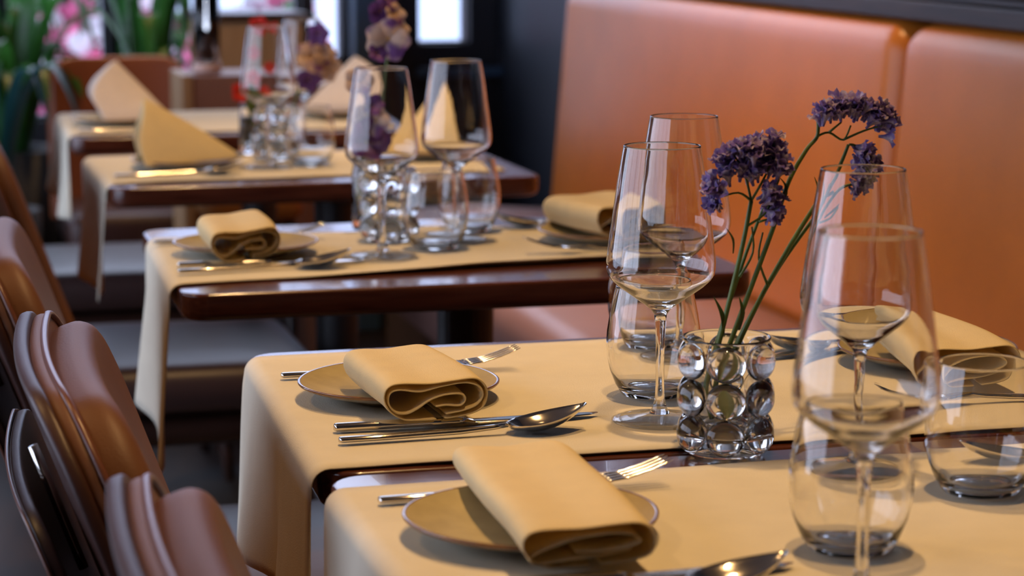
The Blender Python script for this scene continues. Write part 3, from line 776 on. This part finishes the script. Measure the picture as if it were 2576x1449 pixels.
sprig('tall right violet sprig, its broad bloom against the bench seam',
      [(0.606, 1.705, 0.775)]+yv([(0.606, .805), (0.621, .846), (0.641, .897), (0.653, .928), (0.664, .959), (0.678, .982), (0.687, .992), (0.688, 1.004)], 0.0, 0.001), [0.0022, 0.0019, 0.0014],
      [[(0.687, Y0+.007, .992), (0.697, Y0+.007, .995), (0.709, Y0+.007, .989), (0.715, Y0+.007, 1.000)], [(0.697, Y0+.007, .995), (0.706, Y0+.004, 1.003)], [(0.709, Y0+.007, .989), (0.725, Y0+.004, .996), (0.738, Y0, 1.0)]],
      [((0.690, Y0+.004, 1.010), (0.690, Y0, .995), (.008, .010, .007), 10), ((0.705, Y0+.004, 1.012), (0.705, Y0, .99), (.011, .012, .008), 18), ((0.720, Y0+.004, 1.013), (0.712, Y0, .985), (.011, .012, .008), 20), ((0.733, Y0+.004, 1.009), (0.715, Y0, .985), (.010, .012, .008), 18), ((0.744, Y0+.004, .999), (0.715, Y0, .985), (.006, .010, .009), 13)],
      [((0.660, Y0+.004, .948), (0.656, Y0+.004, .962), .0010)], 22)
sprig('right violet sprig whose dark bloom hangs below the broad bloom',
      [(0.612, 1.690, 0.775)]+yv([(0.615, .805), (0.635, .854), (0.664, .906), (0.687, .942), (0.703, .967), (0.711, .986)], 0.006, -0.001), [0.0022, 0.0019, 0.0013],
      [[(0.711, Y0, .986), (0.716, Y0, .985), (0.720, Y0, .978)], [(0.648, Y0+.003, .878), (0.640, Y0+.003, .900), (0.643, Y0+.003, .92)], [(0.687, Y0, .942), (0.692, Y0-.003, .957)]],
      [((0.720, Y0-.002, .981), (0.712, Y0, .985), (.006, .010, .008), 9), ((0.727, Y0-.002, .970), (0.712, Y0, .980), (.007, .010, .009), 11)],
      [((0.684, Y0, .940), (0.683, Y0, .962), .0013), ((0.690, Y0, .947), (0.697, Y0, .951), .0016)], 23)
sprig('low right violet sprig, bloom seen through the rim of a wine glass',
      [(0.622, 1.712, 0.790)]+yv([(0.621, .824), (0.653, .884), (0.684, .927), (0.703, .950), (0.716, .955)], 0.008, -0.001), [0.0020, 0.0016, 0.0011],
      [[(0.684, Y0, .927), (0.694, Y0-.002, .930), (0.702, Y0, .938)]],
      [((0.720, Y0-.002, .957), (0.712, Y0, .965), (.006, .009, .012), 12)],
      [((0.690, Y0+.003, .930), (0.703, Y0, .941), .0011)], 24)
sprig('thin violet sprig between the two main blooms, drooping bloom',
      [(0.598, 1.708, 0.780)]+yv([(0.602, .812), (0.625, .886), (0.640, .928), (0.646, .941)], 0.008, -0.001), [0.0019, 0.0015, 0.0011],
      [[(0.640, Y0+.004, .928), (0.652, Y0, .932)], [(0.625, Y0+.004, .886), (0.634, Y0, .905), (0.633, Y0, .925)]],
      [((0.650, Y0-.003, .938), (0.640, Y0, .942), (.007, .009, .007), 8)],
      [((0.611, Y0, .842), (0.603, Y0, .872), .0022), ((0.622, Y0-.004, .846), (0.622, Y0-.004, .872), .0022), ((0.655, Y0, .94), (0.660, Y0, .958), .0012)], 25)

# ------------------------------------------------------------------ orchids, red flower, slim vases
def slim_vase(label, loc, r, h, m):
    t = thing('slim_vase', label, 'vase', loc)
    bm = bmesh.new(); lathe(bm, [(0, 0.001), (r*.9, 0), (r, 0.003), (r, h*.8), (r*.86, h*.92), (r*.9, h), (r*.9-.002, h), (r*.86-.002, h*.9), (r-.003, h*.78), (r-.003, 0.012), (0, 0.012)], 36)
    bm_obj('body', bm, M['glass'], t)
    bm = bmesh.new(); lathe(bm, [(0, 0.013), (r*.72, 0.013), (r*.72, h*.72), (0, h*.72)], 28); bm_obj('filling', bm, m, t)
    return t
slim_vase('slim glass vase of purple orchids behind the middle table wine glass', (0.592, 3.026, ZT-0.002), 0.0165, 0.092, M['olive'])
slim_vase('small dark glass bottle holding the red flower', (0.583, 4.005, ZT), 0.0135, 0.085, M['pot'])
def petals(bm, n, r, w, tilt, rnd, z=0.0):
    for k in range(n):
        a = 2*PI*k/n+rnd.uniform(-.2, .2); c, s = math.cos(a), math.sin(a)
        rows = []
        for i in range(6):
            f = i/5; rr = r*f; ww = w*math.sin(PI*(0.12+0.84*f))**.8; zz = z+tilt*rr+0.12*r*math.sin(3*f)
            row = []
            for j in (-1, -.5, 0, .5, 1):
                lx, ly = rr, ww*j
                row.append(bm.verts.new((lx*c-ly*s, lx*s+ly*c, zz-0.25*ww*j*j+rnd.uniform(-.0005, .0005))))
            rows.append(row)
        grid_faces(bm, rows)
def blossom(parent, p, nrm, r, m, rnd, n=5):
    bm = bmesh.new(); petals(bm, n, r, r*.55, 0.25, rnd)
    o = bm_obj('blossom', bm, m, parent); o.location = p; o.rotation_euler = Vector(nrm).to_track_quat('Z', 'Y').to_euler()
    bm = bmesh.new(); bmesh.ops.create_uvsphere(bm, u_segments=8, v_segments=6, radius=r*.09); bm_obj('heart', bm, M['yellow'], o)
    return o
def flower_stem(name, label, stem, rad, blossoms, cat='flower', group=None, leaf=None, seed=1):
    rnd = random.Random(seed); base = Vector(stem[0]); t = thing(name, label, cat, base, 0, group)
    bm = bmesh.new(); tube(bm, [Vector(p)-base for p in stem], rad, 7); bm_obj('stem', bm, M['stem'], t)
    for p, r, m in blossoms:
        blossom(t, Vector(p)-base, (rnd.uniform(-.6, .4), -1, rnd.uniform(-.3, .5)), r, m, rnd)
    if leaf:
        bm = bmesh.new(); blade(bm, [Vector(p)-base for p in leaf], [.008, .016, .004], (0.2, -1, 0), 5, .3); bm_obj('leaf', bm, M['stem'], t)
    return t
O, PU, CR = M['orchid'], M['purple'], M['cream']
flower_stem('orchid_stem', 'tall orchid stem of cream and purple blossoms reaching the top of the photo',
    [(0.592, 3.026, 0.772), (0.603, 3.02, .844), (0.617, 3.02, .921), (0.623, 3.02, .997), (0.618, 3.02, 1.065)], [.0025, .0016],
    [((0.620, 3.0, 1.000), .030, O), ((0.609, 3.0, 1.034), .018, PU), ((0.628, 3.0, 1.030), .016, O), ((0.606, 3.0, .982), .014, PU), ((0.634, 3.0, 1.012), .014, CR), ((0.618, 3.01, 1.050), .018, PU)], group='orchid stems', seed=4)
flower_stem('orchid_stem', 'short orchid stem drooping left with a big purple bloom behind the wine glass',
    [(0.588, 3.030, 0.772), (0.590, 3.025, .85), (0.592, 3.02, .91), (0.582, 3.02, .945)], [.0022, .0014],
    [((0.580, 3.0, .945), .020, O), ((0.588, 3.0, .868), .036, PU), ((0.598, 3.0, .915), .016, PU), ((0.577, 3.0, .905), .014, CR), ((0.603, 3.0, .895), .022, O)], group='orchid stems', seed=5)
flower_stem('orchid_stem', 'blurred orchid of purple and cream petals right of the red flower',
    [(0.618, 3.90, 0.772), (0.643, 3.88, .847), (0.663, 3.88, .899), (0.684, 3.88, .951)], [.0025, .0015],
    [((0.668, 3.86, .922), .030, O), ((0.693, 3.86, .908), .026, CR), ((0.690, 3.86, .930), .020, O), ((0.682, 3.86, .962), .020, PU), ((0.666, 3.86, .888), .022, PU)], group='orchid stems', seed=6)
flower_stem('red_flower', 'red gladiolus-like flower with a green leaf in the dark bottle',
    [(0.583, 4.005, 0.772), (0.596, 4.0, .859), (0.603, 4.0, .932), (0.608, 4.0, .979)], [.0025, .0015],
    [((0.604, 3.99, .970), .018, M['red']), ((0.629, 3.99, .966), .010, M['red']), ((0.590, 3.99, .925), .013, M['red']), ((0.620, 3.99, .899), .011, M['red']), ((0.588, 3.99, .880), .016, M['red']), ((0.608, 3.99, .853), .017, M['red']), ((0.569, 3.99, .858), .018, M['red'])],
    leaf=[(0.600, 3.985, .80), (0.592, 3.98, .84), (0.581, 3.98, .876)], seed=7)

# ------------------------------------------------------------------ chairs
def curved_back(halfw, z0, z1, rc, xoff, lean, curve, nu=25, nv=18, inset=0.0):
    # sheet of a chair back: plan curve, rounded top corners, leaning towards -x
    bm = bmesh.new(); rows = []
    hw = halfw-inset; zt = z1-inset; zb = z0+inset*0.5
    for i in range(nv+1):
        v = i/nv; row = []
        for j in range(nu+1):
            u = j/nu*2-1
            # map to a rounded rectangle by pushing the corner in
            y = hw*u; z = zb+(zt-zb)*v
            ey, ez = hw-abs(y), zt-z
            if ey < rc and ez < rc:
                a, b = (rc-ey)/rc, (rc-ez)/rc
                m = max(a, b); l = math.hypot(a, b)
                if l > 1e-6:
                    k = m/l; a *= k; b *= k
                y = math.copysign(hw-rc+a*rc, y); z = zt-rc+b*rc
            x = xoff-lean*(z-0.46)+curve*y*y
            row.append(bm.verts.new((x, y, z)))
        rows.append(row)
    grid_faces(bm, rows); edge = [v.co.copy() for v in [r[0] for r in rows]+rows[-1][1:]+[r[-1] for r in reversed(rows[:-1])]]
    return bm, edge
def make_chair():
    t = thing('dining_chair', 'x', 'chair')
    LEAN = 0.36
    bm, _ = curved_back(0.25, 0.40, 0.828, 0.085, -0.215, LEAN, 0.25)
    o = bm_obj('back_shell', bm, M['shell'], t); add_mod(o, 'SOLIDIFY', thickness=0.012, offset=0.0); add_mod(o, 'BEVEL', width=0.004, segments=3); 
    bm, e = curved_back(0.25, 0.47, 0.828, 0.085, -0.2035, LEAN, 0.25, inset=0.002)
    o = bm_obj('back_border', bm, M['pad'], t); add_mod(o, 'SOLIDIFY', thickness=0.013, offset=0.0); add_mod(o, 'BEVEL', width=0.005, segments=3)
    e2 = [Vector((p.x+0.0075, p.y, p.z)) for p in e]
    bm = bmesh.new(); tube(bm, e2, 0.0032, 8, smoothp=False); bm_obj('piping', bm, M['pipe'], t)
    bm, _ = curved_back(0.25, 0.47, 0.828, 0.085, -0.184, LEAN, 0.25, inset=0.010)
    for v in bm.verts: pass
    o = bm_obj('back_pad', bm, M['pad'], t); add_mod(o, 'SOLIDIFY', thickness=0.044, offset=0.0); add_mod(o, 'BEVEL', width=0.021, segments=7)
    # lower outer panel behind the shell
    bm, e = curved_back(0.235, 0.40, 0.742, 0.06, -0.252, LEAN, 0.25)
    o = bm_obj('lower_back_panel', bm, M['shell'], t); add_mod(o, 'SOLIDIFY', thickness=0.010, offset=0.0); add_mod(o, 'BEVEL', width=0.003, segments=3)
    bm = bmesh.new(); tube(bm, [Vector((p.x-0.006, p.y, p.z)) for p in e], 0.0016, 6, smoothp=False); bm_obj('edge_piping', bm, M['pipe'], t)
    bm = bmesh.new(); tube(bm, [(-0.228-LEAN*(0.775-0.46), -0.11, 0.775), (-0.228-LEAN*(0.68-0.46), -0.11, 0.68)], 0.004, 8, 4); bm_obj('metal_bracket', bm, M['steel'], t)
    # seat: rounded cushion on a frame
    def seat(z0, z1, ins, rr):
        bm = bmesh.new(); rows = []
        prof = [(0.02+ins, z0), (ins, z0+0.012), (ins, z1-0.03), (ins+0.006, z1-0.014), (ins+0.02, z1-0.003), (ins+0.05, z1), (ins+0.12, z1+0.004)]
        for q, z in prof:
            pts = []
            x0, x1, y0, y1 = -0.225+q, 0.215-q, -0.235+q, 0.235-q; rc = max(rr-q, 0.01)
            for cx, cy, a0 in ((x1-rc, y1-rc, 0), (x0+rc, y1-rc, 90), (x0+rc, y0+rc, 180), (x1-rc, y0+rc, 270)):
                for k in range(6): a = R(a0+18*k); pts.append(bm.verts.new((cx+rc*math.cos(a), cy+rc*math.sin(a), z)))
            rows.append(pts)
        grid_faces(bm, rows, closed_u=True); bm.faces.new(rows[0]); bm.faces.new(rows[-1]); return bm
    bm_obj('seat', seat(0.385, 0.462, 0.0, 0.07), M['seatd'], t)
    bm_obj('seat_frame', seat(0.33, 0.384, 0.02, 0.07), M['dwood'], t)
    for sx in (-1, 1):
        for sy in (-1, 1):
            bm = bmesh.new(); tube(bm, [(0.005+sx*0.17, sy*0.18, 0.345), (0.005+sx*0.20, sy*0.20, 0.0)], [0.017, 0.011], 12, 3); bm_obj('leg', bm, M['dwood'], t)
    return t
CH = [
    (0.458, 1.235, R(-1), 'brown leather dining chair lowest in the left foreground, its back top blurred'),
    (0.437, 1.845, R(-2), 'brown dining chair with the sharpest rounded padded back, at the left'),
    (0.410, 2.560, R(-2), 'brown leather chair cut off by the left edge, at the middle table'),
    (0.437, 3.870, R(0), 'chair with a grey lit seat under the peaked-napkin table'),
    (0.430, 4.870, R(0), 'dark red chair seat beside the farthest table, behind the hanging runner'),
]
c0 = make_chair()
for i, (x, y, rz, lab) in enumerate(CH):
    if i == 0: c0.location = (x, y, 0); c0.rotation_euler = (0, 0, rz); c0['label'] = lab; c0['group'] = 'leather chairs along the aisle'
    else: dup(c0, lab, (x, y, 0), rz, 'leather chairs along the aisle')

# ------------------------------------------------------------------ far end of the room
def far_chair():
    t = thing('armchair', 'cognac leather armchair facing the camera at the far end, orange top edge', 'chair', (0.555, 5.85, 0))
    bm, _ = curved_back(0.172, 0.40, 0.795, 0.06, -0.16, 0.15, 0.9); bmesh.ops.rotate(bm, verts=bm.verts, cent=(0, 0, 0), matrix=Matrix.Rotation(-PI/2, 3, 'Z'))
    o = bm_obj('back', bm, M['cognac'], t); add_mod(o, 'SOLIDIFY', thickness=0.05, offset=0.0); add_mod(o, 'BEVEL', width=0.018, segments=4)
    bm = bmesh.new(); box(bm, -0.165, 0.165, -0.30, 0.10, 0.36, 0.46, 0.03, 3); bm_obj('seat', bm, M['shell'], t)
    for sx in (-1, 1):
        for sy in (-0.25, 0.10):
            bm = bmesh.new(); tube(bm, [(sx*0.13, sy, 0.37), (sx*0.15, sy, 0)], [0.016, 0.011], 10, 3); bm_obj('leg', bm, M['dwood'], t)
far_chair()
t = thing('cabinet', 'brown wooden cabinet with a dark top at the far end, behind the red flower', 'cabinet', (0.86, 6.05, 0))
bm = bmesh.new(); box(bm, -0.105, 0.15, -0.12, 0.14, 0.0, 0.885, 0.004); bm_obj('body', bm, M['bwood'], t, smooth=False)
bm = bmesh.new(); box(bm, -0.115, 0.16, -0.13, 0.15, 0.886, 0.906, 0.004); bm_obj('top', bm, M['dwood'], t, smooth=False)
t = thing('sideboard', 'low red-brown sideboard in front of the brown cabinet', 'sideboard', (0.775, 5.42, 0))
bm = bmesh.new(); box(bm, -0.12, 0.20, -0.1, 0.12, 0.06, 0.795, 0.004); bm_obj('body', bm, M['bwood2'], t, smooth=False)
bm = bmesh.new(); box(bm, -0.145, -0.121, -0.105, 0.12, 0.06, 0.797, 0.003); bm_obj('side_panel', bm, M['bwood'], t, smooth=False)
bm = bmesh.new(); box(bm, -0.09, 0.19, -0.08, 0.10, 0.0, 0.06); bm_obj('plinth', bm, M['dwood'], t, smooth=False)
t = thing('stool', 'orange leather stool between the far table and the sideboard', 'stool', (0.735, 5.12, 0))
bm = bmesh.new(); box(bm, -0.10, 0.12, -0.1, 0.1, 0.50, 0.665, 0.03, 4); bm_obj('seat', bm, M['orange'], t)
for sx in (-0.07, 0.09):
    for sy in (-0.07, 0.07):
        bm = bmesh.new(); tube(bm, [(sx, sy, 0.51), (sx, sy, 0)], 0.012, 10, 2); bm_obj('leg', bm, M['dwood'], t)
t = thing('candle_lamp', 'clear glass cylinder with a pale pink base standing on the sideboard', 'candle lamp', (0.700, 5.42, 0.7965))
bm = bmesh.new(); lathe(bm, [(0, 0.021), (0.030, 0.021), (0.030, 0.20), (0.0285, 0.20), (0.0285, 0.024), (0, 0.024)], 32); bm_obj('chimney', bm, M['glass'], t)
bm = bmesh.new(); lathe(bm, [(0, 0), (0.032, 0), (0.033, 0.006), (0.031, 0.020), (0, 0.0205)], 32); bm_obj('base', bm, M['pinkish'], t)
bm = bmesh.new(); lathe(bm, [(0, 0.0245), (0.018, 0.0245), (0.018, 0.07), (0.003, 0.072), (0, 0.085)], 24); bm_obj('candle', bm, M['shell'], t)
def potted(label, loc, h, n, m, seed, pot=(0.13, 0.55), spread=0.35, aim=None):
    rnd = random.Random(seed); t = thing('potted_plant', label, 'plant', loc, 0, 'potted plants by the window')
    bm = bmesh.new(); r, ph = pot; lathe(bm, [(0, 0), (r*.85, 0), (r, ph), (r-.012, ph), (r-.02, ph-.04), (0, ph-.04)], 28); bm_obj('pot', bm, M['pot'], t)
    bm = bmesh.new()
    for k in range(n):
        a = rnd.uniform(0, 2*PI); q = rnd.uniform(0.35, 1)*spread; hh = h*rnd.uniform(0.5, 1); d = Vector((math.cos(a), math.sin(a), 0))
        b = Vector((0, 0, ph-.04))+d*0.03
        blade(bm, [b, b+d*q*.35+Vector((0, 0, hh*.65)), b+d*q*.75+Vector((0, 0, hh*.9)), b+d*q*1.15+Vector((0, 0, hh*.62))], [.010, .030, .026, .003], (0, 0, 1), 5, .35)
    bm_obj('foliage', bm, m, t); return t
potted('tall green bladed plant in a black planter at the left edge of the far window', (0.30, 6.17, 0), 0.48, 30, M['plant'], 31, (0.13, 0.56), 0.24)
potted('green plant behind the far armchair, right of the dark mullion', (0.665, 6.34, 0), 0.58, 16, M['plant'], 32, (0.10, 0.52), 0.14)
potted('blue-green plant whose long leaf leans at the far left edge', (0.22, 5.72, 0), 0.50, 9, M['plant2'], 33, (0.12, 0.46), 0.24)
# glass bends the lamp light onto the cloth
for o in sc.objects:
    if o.type == 'MESH':
        k = o.name.split('.')[0]
        if k in ('bowl', 'foot', 'tumbler', 'body', 'stem', 'bead') and o.data.materials and o.data.materials[0] in (M['glass'], M['clear']): o.cycles.is_caustics_caster = True
        if k in ('table_runner', 'tabletop', 'dish', 'folded_napkin'): o.cycles.is_caustics_receiver = True
